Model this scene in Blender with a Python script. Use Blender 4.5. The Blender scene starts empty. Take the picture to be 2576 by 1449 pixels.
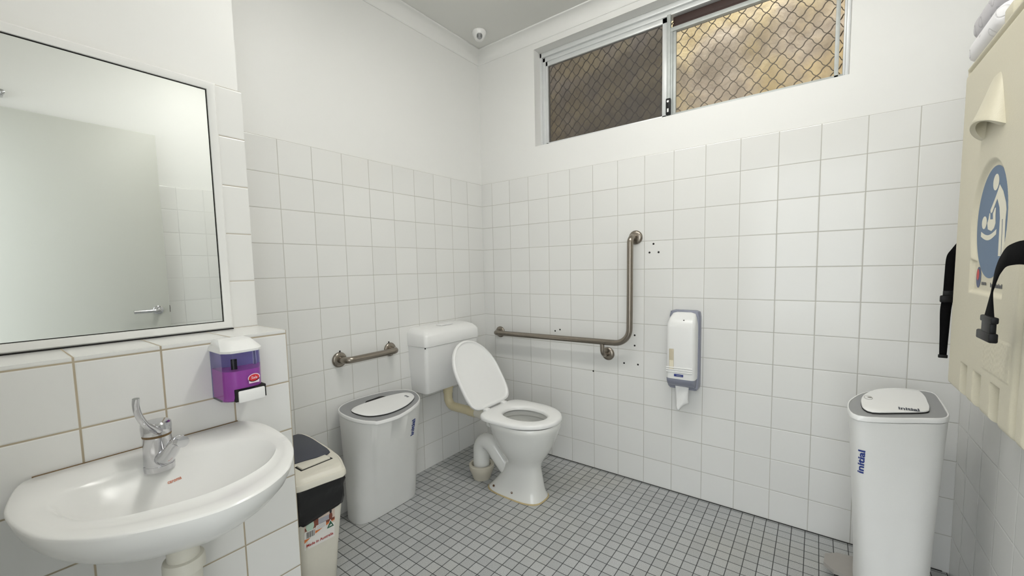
import bpy, bmesh, math, random
from mathutils import Vector, Matrix
from mathutils.bvhtree import BVHTree
random.seed(7)
S = bpy.context.scene
C = S.collection
# ------------------------------------------------------------------ camera
W_PX, H_PX = 2576, 1449
F_PX = 1029.503
cam = bpy.data.cameras.new('camera'); co = bpy.data.objects.new('camera', cam); C.objects.link(co)
cam.sensor_fit = 'HORIZONTAL'; cam.sensor_width = 36.0
cam.lens = 36.0*F_PX/W_PX
cam.shift_x = -2.079/W_PX; cam.shift_y = 29.312/W_PX
cam.clip_start = 0.01; cam.clip_end = 100
R_ = Vector((0.8030, 0.5955, -0.0212)); D_ = Vector((-0.5953, 0.7997, -0.0781))
D_.normalize(); R_ = (R_ - D_*R_.dot(D_)).normalized(); U_ = R_.cross(D_)
CAM_ROWS = None
co.matrix_world = Matrix(((R_.x, U_.x, -D_.x, 1.8929), (R_.y, U_.y, -D_.y, -2.2064), (R_.z, U_.z, -D_.z, 1.2242), (0, 0, 0, 1)))
S.camera = co
# ------------------------------------------------------------------ world, exposure
S.view_settings.view_transform = 'Standard'; S.view_settings.look = 'None'
S.view_settings.exposure = 0.60; S.view_settings.gamma = 1.0; S.view_settings.use_curve_mapping = False
wd = bpy.data.worlds.new('sky'); S.world = wd; wd.use_nodes = True
bgn = wd.node_tree.nodes['Background']; bgn.inputs[0].default_value = (0.93, 0.97, 1.0, 1); bgn.inputs[1].default_value = 2.1
LAMP_STRENGTH = 17.0
LAMP_POS = (1.38, -1.08)

# ------------------------------------------------------------------ node helpers
def srgb(r, g, b):
    f = lambda c: (c/255)/12.92 if c/255 <= .04045 else ((c/255+.055)/1.055)**2.4
    return (f(r), f(g), f(b), 1)
class NT:
    def __init__(s, name):
        s.m = bpy.data.materials.new(name); s.m.use_nodes = True; s.t = s.m.node_tree
        s.b = s.t.nodes['Principled BSDF']; s.out = s.t.nodes['Material Output']
    def n(s, kind, **kw):
        x = s.t.nodes.new(kind)
        for k, v in kw.items(): setattr(x, k, v)
        return x
    def l(s, a, b): s.t.links.new(a, b)
    def math(s, op, a, b=None, c=None):
        x = s.n('ShaderNodeMath', operation=op)
        for i, v in enumerate((a, b, c)):
            if v is None: continue
            if isinstance(v, (int, float)): x.inputs[i].default_value = v
            else: s.l(v, x.inputs[i])
        return x.outputs[0]
    def step(s, v, lo, hi, a=0.0, b=1.0):
        x = s.n('ShaderNodeMapRange', interpolation_type='SMOOTHSTEP')
        s.l(v, x.inputs[0]); x.inputs[1].default_value = lo; x.inputs[2].default_value = hi
        x.inputs[3].default_value = a; x.inputs[4].default_value = b
        return x.outputs[0]
    def mix(s, f, a, b):
        x = s.n('ShaderNodeMix', data_type='RGBA')
        for i, v in ((0, f), (6, a), (7, b)):
            if isinstance(v, (int, float, tuple)): x.inputs[i].default_value = v
            else: s.l(v, x.inputs[i])
        return x.outputs[2]
    def noise(s, scale, detail=3, vec=None, rough=.5):
        x = s.n('ShaderNodeTexNoise'); x.inputs['Scale'].default_value = scale; x.inputs['Detail'].default_value = detail
        x.inputs['Roughness'].default_value = rough
        if vec is None:
            tc = s.n('ShaderNodeTexCoord'); vec = tc.outputs['Object']
        s.l(vec, x.inputs['Vector'])
        return x.outputs['Fac']
    def bump(s, h, strength, dist):
        x = s.n('ShaderNodeBump'); x.inputs['Strength'].default_value = strength; x.inputs['Distance'].default_value = dist
        s.l(h, x.inputs['Height']); s.l(x.outputs[0], s.b.inputs['Normal'])
def plain(name, col, rough=.4, metal=0, var=.04, nscale=30, bump=0, bscale=200, spec=.5, coat=0):
    t = NT(name); b = t.b
    b.inputs['Roughness'].default_value = rough; b.inputs['Metallic'].default_value = metal
    b.inputs['Specular IOR Level'].default_value = spec; b.inputs['Coat Weight'].default_value = coat
    f = t.noise(nscale, 4)
    c0 = tuple(max(0, x*(1-var)) for x in col[:3])+(1,); c1 = tuple(min(1, x*(1+var)) for x in col[:3])+(1,)
    t.l(t.mix(f, c0, c1), b.inputs['Base Color'])
    if bump: t.bump(t.noise(bscale, 2), bump, .002)
    return t.m
def tile_mat(name, ua, uo, va, vo, pitch, gw, tile, grout, rough=.17, var=.02, speckle=0, bump=.5, stain=None, groutvar=.25):
    t = NT(name); b = t.b
    geo = t.n('ShaderNodeNewGeometry'); sp = t.n('ShaderNodeSeparateXYZ'); t.l(geo.outputs['Position'], sp.inputs[0])
    ax = {'x': sp.outputs[0], 'y': sp.outputs[1], 'z': sp.outputs[2]}
    ds, fl = [], []
    for a, o in ((ua, uo), (va, vo)):
        if a is None: continue
        u = t.math('DIVIDE', t.math('SUBTRACT', ax[a], o), pitch)
        fr = t.math('FRACT', u); fl.append(t.math('FLOOR', u))
        ds.append(t.math('MULTIPLY', t.math('SUBTRACT', .5, t.math('ABSOLUTE', t.math('SUBTRACT', fr, .5))), pitch))
    d = ds[0] if len(ds) == 1 else t.math('MINIMUM', ds[0], ds[1])
    cb = t.n('ShaderNodeCombineXYZ'); t.l(fl[0], cb.inputs[0])
    if len(fl) > 1: t.l(fl[1], cb.inputs[1])
    wn = t.n('ShaderNodeTexWhiteNoise'); t.l(cb.outputs[0], wn.inputs['Vector'])
    tl = tuple(x*(1-var) for x in tile[:3])+(1,); th = tuple(min(1, x*(1+var)) for x in tile[:3])+(1,)
    tc = t.mix(wn.outputs['Value'], tl, th)
    if speckle:
        v = t.noise(420, 2, geo.outputs['Position'], .8)
        v = t.step(v, .36, .64)
        tc = t.mix(v, tuple(x*(1-speckle) for x in tile[:3])+(1,), tuple(min(1, x*(1+speckle)) for x in tile[:3])+(1,))
        w2 = t.mix(wn.outputs['Value'], (.91, .91, .91, 1), (1.07, 1.07, 1.06, 1))
        mm = t.n('ShaderNodeMix', data_type='RGBA', blend_type='MULTIPLY'); mm.inputs[0].default_value = 1
        t.l(tc, mm.inputs[6]); t.l(w2, mm.inputs[7]); tc = mm.outputs[2]
    if stain:
        f = t.step(t.noise(1.7, 3, geo.outputs['Position']), .45, .75)
        tc = t.mix(t.math('MULTIPLY', f, stain[1]), tc, stain[0])
    gn = t.noise(5, 3, geo.outputs['Position'])
    gc = t.mix(gn, tuple(x*(1-groutvar) for x in grout[:3])+(1,), tuple(min(1, x*(1+groutvar)) for x in grout[:3])+(1,))
    mask = t.step(d, gw*.5-.0006, gw*.5+.0006)
    t.l(t.mix(mask, gc, tc), b.inputs['Base Color'])
    t.l(t.step(d, gw*.5-.0006, gw*.5+.0006, .8, rough), b.inputs['Roughness'])
    h = t.step(d, gw*.3, gw*.5+.003)
    wav = t.math('MULTIPLY', t.noise(9, 1, geo.outputs['Position']), .35)
    t.bump(t.math('ADD', h, wav), bump, .0012)
    return t.m
M = {}
WT = (.80, .80, .78, 1)
GR = srgb(186, 184, 176)
BG = srgb(176, 164, 142)
M['tile_back'] = tile_mat('tile_back', 'x', .0908, 'z', 0, .15, .0026, WT, GR)
M['tile_left'] = tile_mat('tile_left', 'y', -.149, 'z', 0, .15, .0026, WT, GR)
M['tile_right'] = tile_mat('tile_right', 'y', -.12, 'z', 0, .15, .003, WT, srgb(215, 215, 212))
M['tile_front'] = tile_mat('tile_front', 'x', .09, 'z', 0, .15, .0026, WT, GR)
M['tile_basin'] = tile_mat('tile_basin', 'y', -1.629, 'z', 0, .1485, .0040, WT, BG, groutvar=.35)
M['tile_ledge'] = tile_mat('tile_ledge', 'y', -1.629, None, 0, .1485, .0036, (.84, .84, .82, 1), BG)
M['tile_strip'] = tile_mat('tile_strip', None, 0, 'z', 0, .15, .0030, WT, srgb(190, 182, 168))
M['tile_return'] = tile_mat('tile_return', 'x', .6, 'z', 0, .15, .0026, WT, GR)
M['floor'] = tile_mat('floor_tile', 'x', .033, 'y', -.012, .05, .0028, srgb(178, 180, 181), srgb(44, 45, 46), rough=.55, speckle=.30, bump=.6, stain=(srgb(172, 168, 150), .25), groutvar=.5)
M['paint'] = plain('white_paint', (.83, .83, .81, 1), .5, var=.012, nscale=3, bump=.08, bscale=60)
M['ceil'] = plain('ceiling_paint', (.76, .76, .73, 1), .7, var=.01, nscale=2)
M['cornice'] = plain('cornice_paint', (.83, .83, .81, 1), .55, var=.01)
M['ceramic'] = plain('white_ceramic', (.83, .83, .81, 1), .20, var=.01, nscale=4)
M['pan_ceramic'] = plain('pan_ceramic', (.80, .80, .77, 1), .12, var=.02, nscale=6, coat=.3)
M['water'] = plain('bowl_water', (.45, .46, .43, 1), .03, var=.01)
M['white_plastic'] = plain('white_plastic', (.86, .86, .85, 1), .28, var=.01)
M['bin_plastic'] = plain('bin_plastic', (.81, .81, .79, 1), .42, var=.03, nscale=9, bump=.15, bscale=500)
M['cream_plastic'] = plain('cream_plastic', srgb(222, 218, 205), .4, var=.03)
M['grey_plate'] = plain('grey_plate', srgb(148, 149, 150), .45, var=.03)
M['disp_grey'] = plain('dispenser_grey', srgb(140, 143, 158), .22, var=.03)
M['slate'] = plain('slate_flap', srgb(62, 65, 76), .5, var=.05, bump=.1, bscale=500)
M['black'] = plain('black_plastic', (.004, .004, .0045, 1), .45, var=.1, spec=.25)
M['web'] = plain('black_webbing', (.004, .004, .0045, 1), .9, var=.2, nscale=300, bump=.4, bscale=900, spec=.1)
M['bag'] = plain('black_bag', (.008, .008, .009, 1), .32, var=.1, nscale=12, bump=.9, bscale=26)
M['pvc'] = plain('yellowed_pvc', srgb(214, 203, 168), .35, var=.08, nscale=14)
M['white_pvc'] = plain('white_pvc', srgb(225, 222, 210), .35, var=.05, nscale=14)
M['collar'] = plain('outlet_collar', srgb(206, 200, 184), .4, var=.1, nscale=12)
M['sealant'] = plain('yellowed_sealant', srgb(190, 172, 130), .6, var=.25, nscale=40)
M['rust'] = plain('rusty_hole', srgb(96, 66, 40), .7, var=.4, nscale=200)
M['grime'] = plain('brown_grime', srgb(112, 88, 52), .5, var=.4, nscale=60)
M['chrome'] = plain('chrome', (.62, .62, .64, 1), .06, 1, var=.05)
M['steel'] = plain('brushed_steel', srgb(150, 142, 132), .27, 1, var=.12, nscale=50)
M['alu'] = plain('aluminium', srgb(222, 224, 224), .4, .2, var=.03)
M['alu_dull'] = plain('galvanised', srgb(186, 190, 188), .5, .3, var=.15, nscale=35)
M['frame_white'] = plain('white_frame', (.84, .84, .82, 1), .3, var=.01)
M['timber'] = plain('dark_timber', srgb(66, 48, 44), .6, var=.3, nscale=20)
M['mesh'] = plain('security_mesh', srgb(104, 92, 78), .6, var=.2)
M['door'] = plain('door_paint', srgb(196, 197, 190), .45, var=.015, nscale=4)
M['table'] = plain('beige_polyethylene', srgb(214, 208, 187), .5, var=.025, nscale=120, bump=.25, bscale=420)
M['blue'] = plain('emblem_blue', srgb(92, 116, 145), .5, var=.03)
M['cream'] = plain('emblem_cream', srgb(232, 228, 210), .5, var=.02)
M['red'] = plain('logo_red', srgb(196, 60, 58), .5)
M['navy'] = plain('logo_navy', srgb(70, 84, 120), .5)
M['ink'] = plain('blue_ink', srgb(30, 52, 128), .5)
M['dark_ink'] = plain('dark_ink', srgb(50, 55, 70), .5)
M['grey_ink'] = plain('grey_ink', srgb(140, 138, 128), .5)
M['badge'] = plain('badge_blue', srgb(36, 52, 132), .4)
M['tissue'] = plain('tissue_paper', (.87, .87, .86, 1), .9, var=.02, nscale=60, bump=.5, bscale=160)
M['tissue_grey'] = plain('grey_paper', srgb(205, 203, 208), .9, var=.05, nscale=60, bump=.6, bscale=90)
M['hole'] = plain('gap_shade_and_rubber', (.012, .011, .01, 1), .9)  # near-black colour stands for shade in gaps and holes, also for rubber strips
M['st_white'] = plain('sticker_white', srgb(236, 233, 228), .4)
M['st_red'] = plain('sticker_red', srgb(176, 44, 40), .4)
M['st_orange'] = plain('sticker_orange', srgb(214, 118, 58), .4)
M['st_green'] = plain('sticker_green', srgb(40, 92, 68), .4)
M['st_photo'] = plain('sticker_photo', srgb(214, 196, 182), .4, var=.15, nscale=90)
M['st_brown'] = plain('sticker_brown', srgb(128, 72, 56), .4, var=.3, nscale=120)
M['st_grey'] = plain('sticker_grey', srgb(168, 168, 176), .4, var=.2, nscale=120)
M['st_mint'] = plain('sticker_mint', srgb(186, 208, 190), .4)
M['st_black'] = plain('sticker_black', srgb(40, 38, 40), .4)
M['orange_ink'] = plain('orange_ink', srgb(206, 122, 88), .4)
M['label_red'] = plain('label_red', srgb(206, 44, 52), .4)
M['label_pink'] = plain('label_pink', srgb(236, 214, 226), .4)
M['concrete'] = plain('outdoor_concrete', srgb(170, 168, 160), .8, var=.1, nscale=8)
def glass(name, col, rough, dust, dustcol):
    # obscured window glass: blurred see-through with a film of dust
    t = NT(name); t.t.nodes.remove(t.b)
    r = t.n('ShaderNodeBsdfRefraction'); r.inputs['Color'].default_value = col; r.inputs['Roughness'].default_value = rough; r.inputs['IOR'].default_value = 1.12
    d = t.n('ShaderNodeBsdfDiffuse'); f = t.noise(70, 4)
    t.l(t.mix(f, tuple(x*.8 for x in dustcol[:3])+(1,), dustcol), d.inputs['Color'])
    m = t.n('ShaderNodeMixShader'); m.inputs[0].default_value = dust
    t.l(r.outputs[0], m.inputs[1]); t.l(d.outputs[0], m.inputs[2]); t.l(m.outputs[0], t.out.inputs[0])
    return t.m
M['glass_clear'] = glass('ripple_glass', (1, 1, .99, 1), .075, .08, (.62, .60, .56, 1))
M['glass_dull'] = glass('dusty_glass', (.50, .50, .51, 1), .20, .28, (.26, .25, .24, 1))
t = NT('mirror_glass'); t.b.inputs['Base Color'].default_value = (.86, .88, .86, 1); t.b.inputs['Metallic'].default_value = 1; t.b.inputs['Roughness'].default_value = .004; M['mirror'] = t.m
t = NT('purple_shell'); t.b.inputs['Base Color'].default_value = (.54, .54, .80, 1); t.b.inputs['Roughness'].default_value = .04
t.b.inputs['Transmission Weight'].default_value = 1; t.b.inputs['IOR'].default_value = 1.3; M['purple'] = t.m
M['soap'] = plain('pink_soap', srgb(236, 116, 214), .25, var=.02)
M['soap_back'] = plain('dispenser_back', srgb(176, 178, 220), .4)
t = NT('lamp_diffuser'); t.b.inputs['Base Color'].default_value = (1, 1, 1, 1); t.b.inputs['Emission Color'].default_value = (1, .985, .94, 1)
t.b.inputs['Emission Strength'].default_value = LAMP_STRENGTH; M['lamp'] = t.m
# rough sandstone-coloured bank outside the window
t = NT('sandstone'); f = t.noise(16, 5); g = t.noise(4, 3)
t.l(t.mix(t.step(g, .35, .65), t.mix(f, srgb(146, 130, 114), srgb(226, 210, 190)), t.mix(f, srgb(176, 152, 110), srgb(240, 220, 172))), t.b.inputs['Base Color'])
t.b.inputs['Roughness'].default_value = .9; t.bump(f, .8, .03); M['stone'] = t.m

# ------------------------------------------------------------------ mesh helpers
def wloc(o):
    v = Vector((0, 0, 0))
    while o: v += o.location; o = o.parent
    return v
class MB:
    def __init__(s): s.v = []; s.f = []; s.mi = []
    def add(s, vs, fs, mi=0):
        k = len(s.v); s.v += [Vector(v) for v in vs]; s.f += [tuple(i+k for i in f) for f in fs]; s.mi += [mi]*len(fs); return s
    def quad(s, a, b, c, d, mi=0): return s.add([a, b, c, d], [(0, 1, 2, 3)], mi)
    def box(s, x0, x1, y0, y1, z0, z1, bev=0, mi=0, seg=2):
        bm = bmesh.new(); bmesh.ops.create_cube(bm, size=1)
        for v in bm.verts: v.co = Vector((x0+(v.co.x+.5)*(x1-x0), y0+(v.co.y+.5)*(y1-y0), z0+(v.co.z+.5)*(z1-z0)))
        if bev: bmesh.ops.bevel(bm, geom=bm.edges[:], offset=bev, segments=seg, profile=.5, affect='EDGES')
        bm.verts.index_update()
        s.add([v.co.copy() for v in bm.verts], [[v.index for v in f.verts] for f in bm.faces], mi); bm.free(); return s
    def loft(s, loops, cap0=True, cap1=True, mi=0, closed=True):
        n = len(loops[0]); vs = [p for L in loops for p in L]; fs = []
        for i in range(len(loops)-1):
            for j in range(n if closed else n-1):
                k = (j+1) % n
                fs.append((i*n+j, i*n+k, (i+1)*n+k, (i+1)*n+j))
        if cap0: fs.append(tuple(reversed(range(n))))
        if cap1: fs.append(tuple((len(loops)-1)*n+j for j in range(n)))
        return s.add(vs, fs, mi)
    def tube(s, path, r, n=16, caps=True, mi=0):
        P = [Vector(p) for p in path]; rr = r if isinstance(r, (list, tuple)) else [r]*len(P)
        T = []
        for i in range(len(P)):
            a = P[max(0, i-1)]; b = P[min(len(P)-1, i+1)]; T.append((b-a).normalized())
        nrm = T[0].orthogonal().normalized(); loops = []
        for i in range(len(P)):
            nrm = (nrm - T[i]*nrm.dot(T[i])).normalized(); bi = T[i].cross(nrm)
            loops.append([P[i]+(nrm*math.cos(2*math.pi*j/n)+bi*math.sin(2*math.pi*j/n))*rr[i] for j in range(n)])
        return s.loft(loops, caps, caps, mi)
    def lathe(s, base, axis, prof, n=32, mi=0):   # prof: (distance along axis, radius)
        b = Vector(base); a = Vector(axis).normalized(); u = a.orthogonal().normalized(); w = a.cross(u)
        return s.loft([[b+a*d+(u*math.cos(2*math.pi*j/n)+w*math.sin(2*math.pi*j/n))*max(r, 1e-5) for j in range(n)] for d, r in prof], True, True, mi)
    def build(s, name, mats, parent=None, smooth=35, kind=None, label=None):
        if not isinstance(mats, (list, tuple)): mats = [mats]
        me = bpy.data.meshes.new(name); o = bpy.data.objects.new(name, me); C.objects.link(o)
        off = Vector((0, 0, 0))
        if parent: o.parent = parent; off = wloc(parent)
        me.from_pydata([tuple(v-off) for v in s.v], [], s.f)
        for m in mats: me.materials.append(m)
        for p, k in zip(me.polygons, s.mi): p.material_index = k; p.use_smooth = bool(smooth)
        bm = bmesh.new(); bm.from_mesh(me); bmesh.ops.recalc_face_normals(bm, faces=bm.faces[:]); bm.to_mesh(me); bm.free()
        if smooth: me.set_sharp_from_angle(angle=math.radians(smooth))
        me.update()
        if kind: o['kind'] = kind
        if label: o['label'] = label
        return o
    def bvh(s): return BVHTree.FromPolygons([tuple(v) for v in s.v], s.f)
def thing(name, loc, label, cat, group=None):
    o = bpy.data.objects.new(name, None); C.objects.link(o); o.location = loc; o.empty_display_size = .05
    o['label'] = label; o['category'] = cat
    if group: o['group'] = group
    return o
def tag(o, label, cat, group=None):
    o['label'] = label; o['category'] = cat
    if group: o['group'] = group
    return o
def fillet(pts, r, seg=8):
    P = [Vector(p) for p in pts]; out = [P[0]]
    for i in range(1, len(P)-1):
        a = (P[i-1]-P[i]); b = (P[i+1]-P[i]); la, lb = a.length, b.length; a.normalize(); b.normalize()
        ang = a.angle(b); d = min(r/math.tan(ang/2), la*.49, lb*.49); rr = d*math.tan(ang/2)
        bis = (a+b).normalized(); cc = P[i]+bis*(rr/math.sin(ang/2)); p0 = P[i]+a*d; p1 = P[i]+b*d
        u = p0-cc; v = p1-cc; th = u.angle(v)
        for k in range(seg+1):
            q = k/seg; out.append(cc+(u*math.sin((1-q)*th)+v*math.sin(q*th))/math.sin(th))
    out.append(P[-1]); return out
def spline(pts, n=8, closed=False):
    P = [Vector(p) for p in pts]; m = len(P); out = []
    rng = range(m if closed else m-1)
    for i in rng:
        g = (lambda k: P[k % m]) if closed else (lambda k: P[min(max(k, 0), m-1)])
        p0, p1, p2, p3 = g(i-1), g(i), g(i+1), g(i+2)
        for k in range(n):
            t = k/n
            out.append(.5*((2*p1)+(p2-p0)*t+(2*p0-5*p1+4*p2-p3)*t*t+(3*p1-p0-3*p2+p3)*t**3))
    if not closed: out.append(P[-1])
    return out
def se(cx, cy, z, a, b, n=2.0, N=64, x_min=None):
    L = []
    for j in range(N):
        t = 2*math.pi*j/N; c, s_ = math.cos(t), math.sin(t)
        r = (abs(c/a)**n+abs(s_/b)**n)**(-1/n)
        L.append(Vector((cx+r*c, cy+r*s_, z)))
    return L
def radial(pts, cx, cy, zf, N=64, sc=1.0):
    """smooth closed outline through points, resampled by angle about (cx,cy)"""
    D = spline([Vector((p[0], p[1], 0)) for p in pts], 10, True)
    A = sorted(((math.atan2(p.y-cy, p.x-cx) % (2*math.pi)), math.hypot(p.x-cx, p.y-cy)) for p in D)
    A = [(A[-1][0]-2*math.pi, A[-1][1])]+A+[(A[0][0]+2*math.pi, A[0][1])]
    out = []; k = 0
    for j in range(N):
        t = 2*math.pi*j/N
        while A[k+1][0] < t: k += 1
        f = (t-A[k][0])/max(1e-9, A[k+1][0]-A[k][0]); r = (A[k][1]*(1-f)+A[k+1][1]*f)*sc
        x, y = cx+r*math.cos(t), cy+r*math.sin(t)
        out.append(Vector((x, y, zf(x, y) if callable(zf) else zf)))
    return out
def lerp_loop(A, B, f): return [a.lerp(b, f) for a, b in zip(A, B)]
def text2d(s, size, bold=0.0, shear=0.0):
    cu = bpy.data.curves.new('lettering', 'FONT'); cu.body = s; cu.size = size; cu.offset = bold*size; cu.shear = shear
    cu.align_x = 'CENTER'; cu.align_y = 'CENTER'; cu.resolution_u = 4
    o = bpy.data.objects.new('lettering', cu); C.objects.link(o)
    dg = bpy.context.evaluated_depsgraph_get(); me = bpy.data.meshes.new_from_object(o.evaluated_get(dg))
    vs = [v.co.copy() for v in me.vertices]; fs = [tuple(p.vertices) for p in me.polygons]
    bm = bmesh.new(); bm.from_mesh(me); bmesh.ops.triangulate(bm, faces=bm.faces[:])
    for _ in range(4):
        le = [e for e in bm.edges if e.calc_length() > size*.16]
        if not le: break
        bmesh.ops.subdivide_edges(bm, edges=le, cuts=1); bmesh.ops.triangulate(bm, faces=bm.faces[:])
    bm.verts.index_update(); vs = [v.co.copy() for v in bm.verts]; fs = [tuple(v.index for v in f.verts) for f in bm.faces]; bm.free()
    bpy.data.objects.remove(o); bpy.data.curves.remove(cu); bpy.data.meshes.remove(me)
    return vs, fs
def flat(vs, fs, org, ux, uy, mb, mi=0, bvh=None, dr=None, eps=.0012):
    org, ux, uy = Vector(org), Vector(ux), Vector(uy); out = []
    for v in vs:
        p = org+ux*v.x+uy*v.y
        if bvh:
            d = Vector(dr).normalized(); h = bvh.ray_cast(p-d*.5, d)
            if h[0] is not None: p = h[0]-d*eps
        out.append(p)
    mb.add(out, fs, mi); return mb
def poly2(pts): return [Vector((p[0], p[1], 0)) for p in pts], [tuple(range(len(pts)))]
def ell2(cx, cy, a, b, n=40, rot=0):
    c, s_ = math.cos(rot), math.sin(rot)
    return poly2([(cx+a*math.cos(2*math.pi*k/n)*c-b*math.sin(2*math.pi*k/n)*s_, cy+a*math.cos(2*math.pi*k/n)*s_+b*math.sin(2*math.pi*k/n)*c) for k in range(n)])
def rect2(x0, x1, y0, y1): return poly2([(x0, y0), (x1, y0), (x1, y1), (x0, y1)])
def sstep(a, b, x):
    t = min(1, max(0, (x-a)/(b-a))); return t*t*(3-2*t)

# ------------------------------------------------------------------ the room
XR, YF, ZC, ZT = 2.34, -2.27, 2.665, 1.8
CP = .007                     # the tiles stand this much proud of the painted plaster
MB().box(-.3, XR+.3, YF-.12, .3, -.15, 0).build('floor', M['floor'], kind='structure', smooth=0)
MB().box(-.3, XR+.3, YF-.12, .3, ZC, ZC+.1).build('ceiling', M['ceil'], kind='structure', smooth=0)
MB().box(-.2, 0, YF-.12, .2, 0, ZT, mi=0).box(-.2, -CP, YF-.12, .2, ZT, ZC, mi=1).build('wall_left', [M['tile_left'], M['paint']], kind='structure', smooth=0)
MB().box(XR, XR+.2, YF-.12, .2, 0, ZT, mi=0).box(XR+CP, XR+.2, YF-.12, .2, ZT, ZC, mi=1).build('wall_right', [M['tile_right'], M['paint']], kind='structure', smooth=0)
WX0, WX1, WZ0, WZ1 = .447, 1.974, 1.979, 2.562
w = MB().box(0, XR, 0, .2, 0, ZT, mi=0)
w.box(-CP, XR+CP, CP, .2, ZT, WZ0, mi=1).box(-CP, XR+CP, CP, .2, WZ1, ZC, mi=1)
w.box(-CP, WX0, CP, .2, WZ0, WZ1, mi=1).box(WX1, XR+CP, CP, .2, WZ0, WZ1, mi=1)
wall_back = w.build('wall_back', [M['tile_back'], M['paint']], kind='structure', smooth=0)
DX0, DX1, DZ = 1.40, 2.285, 2.11
w = MB().box(0, DX0, YF-.12, YF, 0, ZT, mi=0).box(DX1, XR, YF-.12, YF, 0, ZT, mi=0)
w.box(-CP, DX0, YF-.12, YF-CP, ZT, ZC, mi=1).box(DX1, XR+CP, YF-.12, YF-CP, ZT, ZC, mi=1).box(DX0, DX1, YF-.12, YF-CP, DZ, ZC, mi=1)
w.build('wall_front', [M['tile_front'], M['paint']], kind='structure', smooth=0)
# the thickened wall that carries basin and mirror: lower part with tiled ledge, recessed upper part
w = MB()
bx, ux, ye, zl = .60, .40, -1.629, 1.05
w.quad((bx, YF, 0), (bx, ye, 0), (bx, ye, zl), (bx, YF, zl), 0)
w.quad((0, ye, 0), (0, ye, zl), (bx, ye, zl), (bx, ye, 0), 1)
w.quad((ux, YF, zl), (bx, YF, zl), (bx, ye, zl), (ux, ye, zl), 2)
w.quad((ux, YF, zl), (ux, ye, zl), (ux, ye, ZT), (ux, YF, ZT), 3)
w.quad((0, ye, zl), (0, ye, ZT), (ux, ye, ZT), (ux, ye, zl), 1)
w.quad((ux-.009, YF, ZT), (ux, YF, ZT), (ux, ye, ZT), (ux-.009, ye, ZT), 3)
w.quad((ux-.009, YF, ZT), (ux-.009, ye-.006, ZT), (ux-.009, ye-.006, ZC), (ux-.009, YF, ZC), 4)
w.quad((ux-.009, ye-.006, ZT), (0, ye-.006, ZT), (0, ye-.006, ZC), (ux-.009, ye-.006, ZC), 4)
w.quad((ux-.009, ye-.006, ZT), (ux, ye, ZT), (0, ye, ZT), (0, ye-.006, ZT), 1)
w.build('wall_basin', [M['tile_basin'], M['tile_return'], M['tile_ledge'], M['tile_strip'], M['paint']], kind='structure', smooth=0)
# cornices
CC = .068
def cornice(name, p0, p1, inx):
    """cove between wall (foot at p, z=ZC-CC) and ceiling, inx = direction into the room"""
    p0, p1, inx = Vector(p0), Vector(p1), Vector(inx); L = []
    prof = [(-.002, -CC), (.004, -CC), (.006, -CC+.004)]
    for k in range(11):
        a = math.pi/2*k/10
        prof.append((CC-.004-(CC-.010)*math.cos(a), -.010-(CC-.014)*(1-math.sin(a))))
    prof += [(CC, -.008), (CC, -.001), (-.002, -.001)]
    m0 = inx.cross(Vector((0, 0, 1)))
    mb = MB(); d = (p1-p0).normalized()
    mb.loft([[p0+inx*a+d*a+Vector((0, 0, ZC+b)) for a, b in prof], [p1+inx*a-d*a+Vector((0, 0, ZC+b)) for a, b in prof]], True, True)
    return mb.build(name, M['cornice'], kind='structure', smooth=40)
cornice('trim_1', (-CP, CP, 0), (XR+CP, CP, 0), (0, -1, 0))
cornice('trim_2', (-CP, -1.635, 0), (-CP, CP, 0), (1, 0, 0))
cornice('trim_3', (XR+CP, YF, 0), (XR+CP, CP, 0), (-1, 0, 0))
# old drill holes left in the tiles beside the grab rail: part of the wall
for hx, hz in ((1.19, 1.334), (1.169, 1.289), (1.217, 1.289), (.578, .821), (.613, .809 if 0 else .832), (1.089, .835), (1.089, .777), (1.028, .671), (1.108, .672), (.838, .599)):
    MB().lathe((hx, -.0004, hz), (0, -1, 0), [(0, .0052), (.0004, .0052), (.0006, .004), (.0002, .0015)], 14).build('drill_hole', M['hole'], wall_back)
MB().box(.02, XR-.02, -.0035, .0005, .0005, .004).build('trim_5', plain('dark_joint', srgb(56, 56, 54), .7), kind='structure', smooth=0)
# outside: paving before the door and the stone bank behind the window
MB().box(-1.5, 5, -8, YF-.121, -.2, -.02).build('trim_4', M['concrete'], kind='structure', smooth=0)
st = MB(); NX, NZ = 60, 40; vs = []
for i in range(NX+1):
    for k in range(NZ+1):
        vs.append((-.6+i*.07, .62+.02*math.sin(i*1.7+k*.6)+.02*math.sin(k*1.3-i*.4), 1.2+k*.06))
fs = [(i*(NZ+1)+k, (i+1)*(NZ+1)+k, (i+1)*(NZ+1)+k+1, i*(NZ+1)+k+1) for i in range(NX) for k in range(NZ)]
st.add(vs, fs); n0 = len(vs)
st.add([(v[0], v[1]+.15, v[2]) for v in vs], fs).build('wall_outside', M['stone'], kind='structure', smooth=60)

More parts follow.
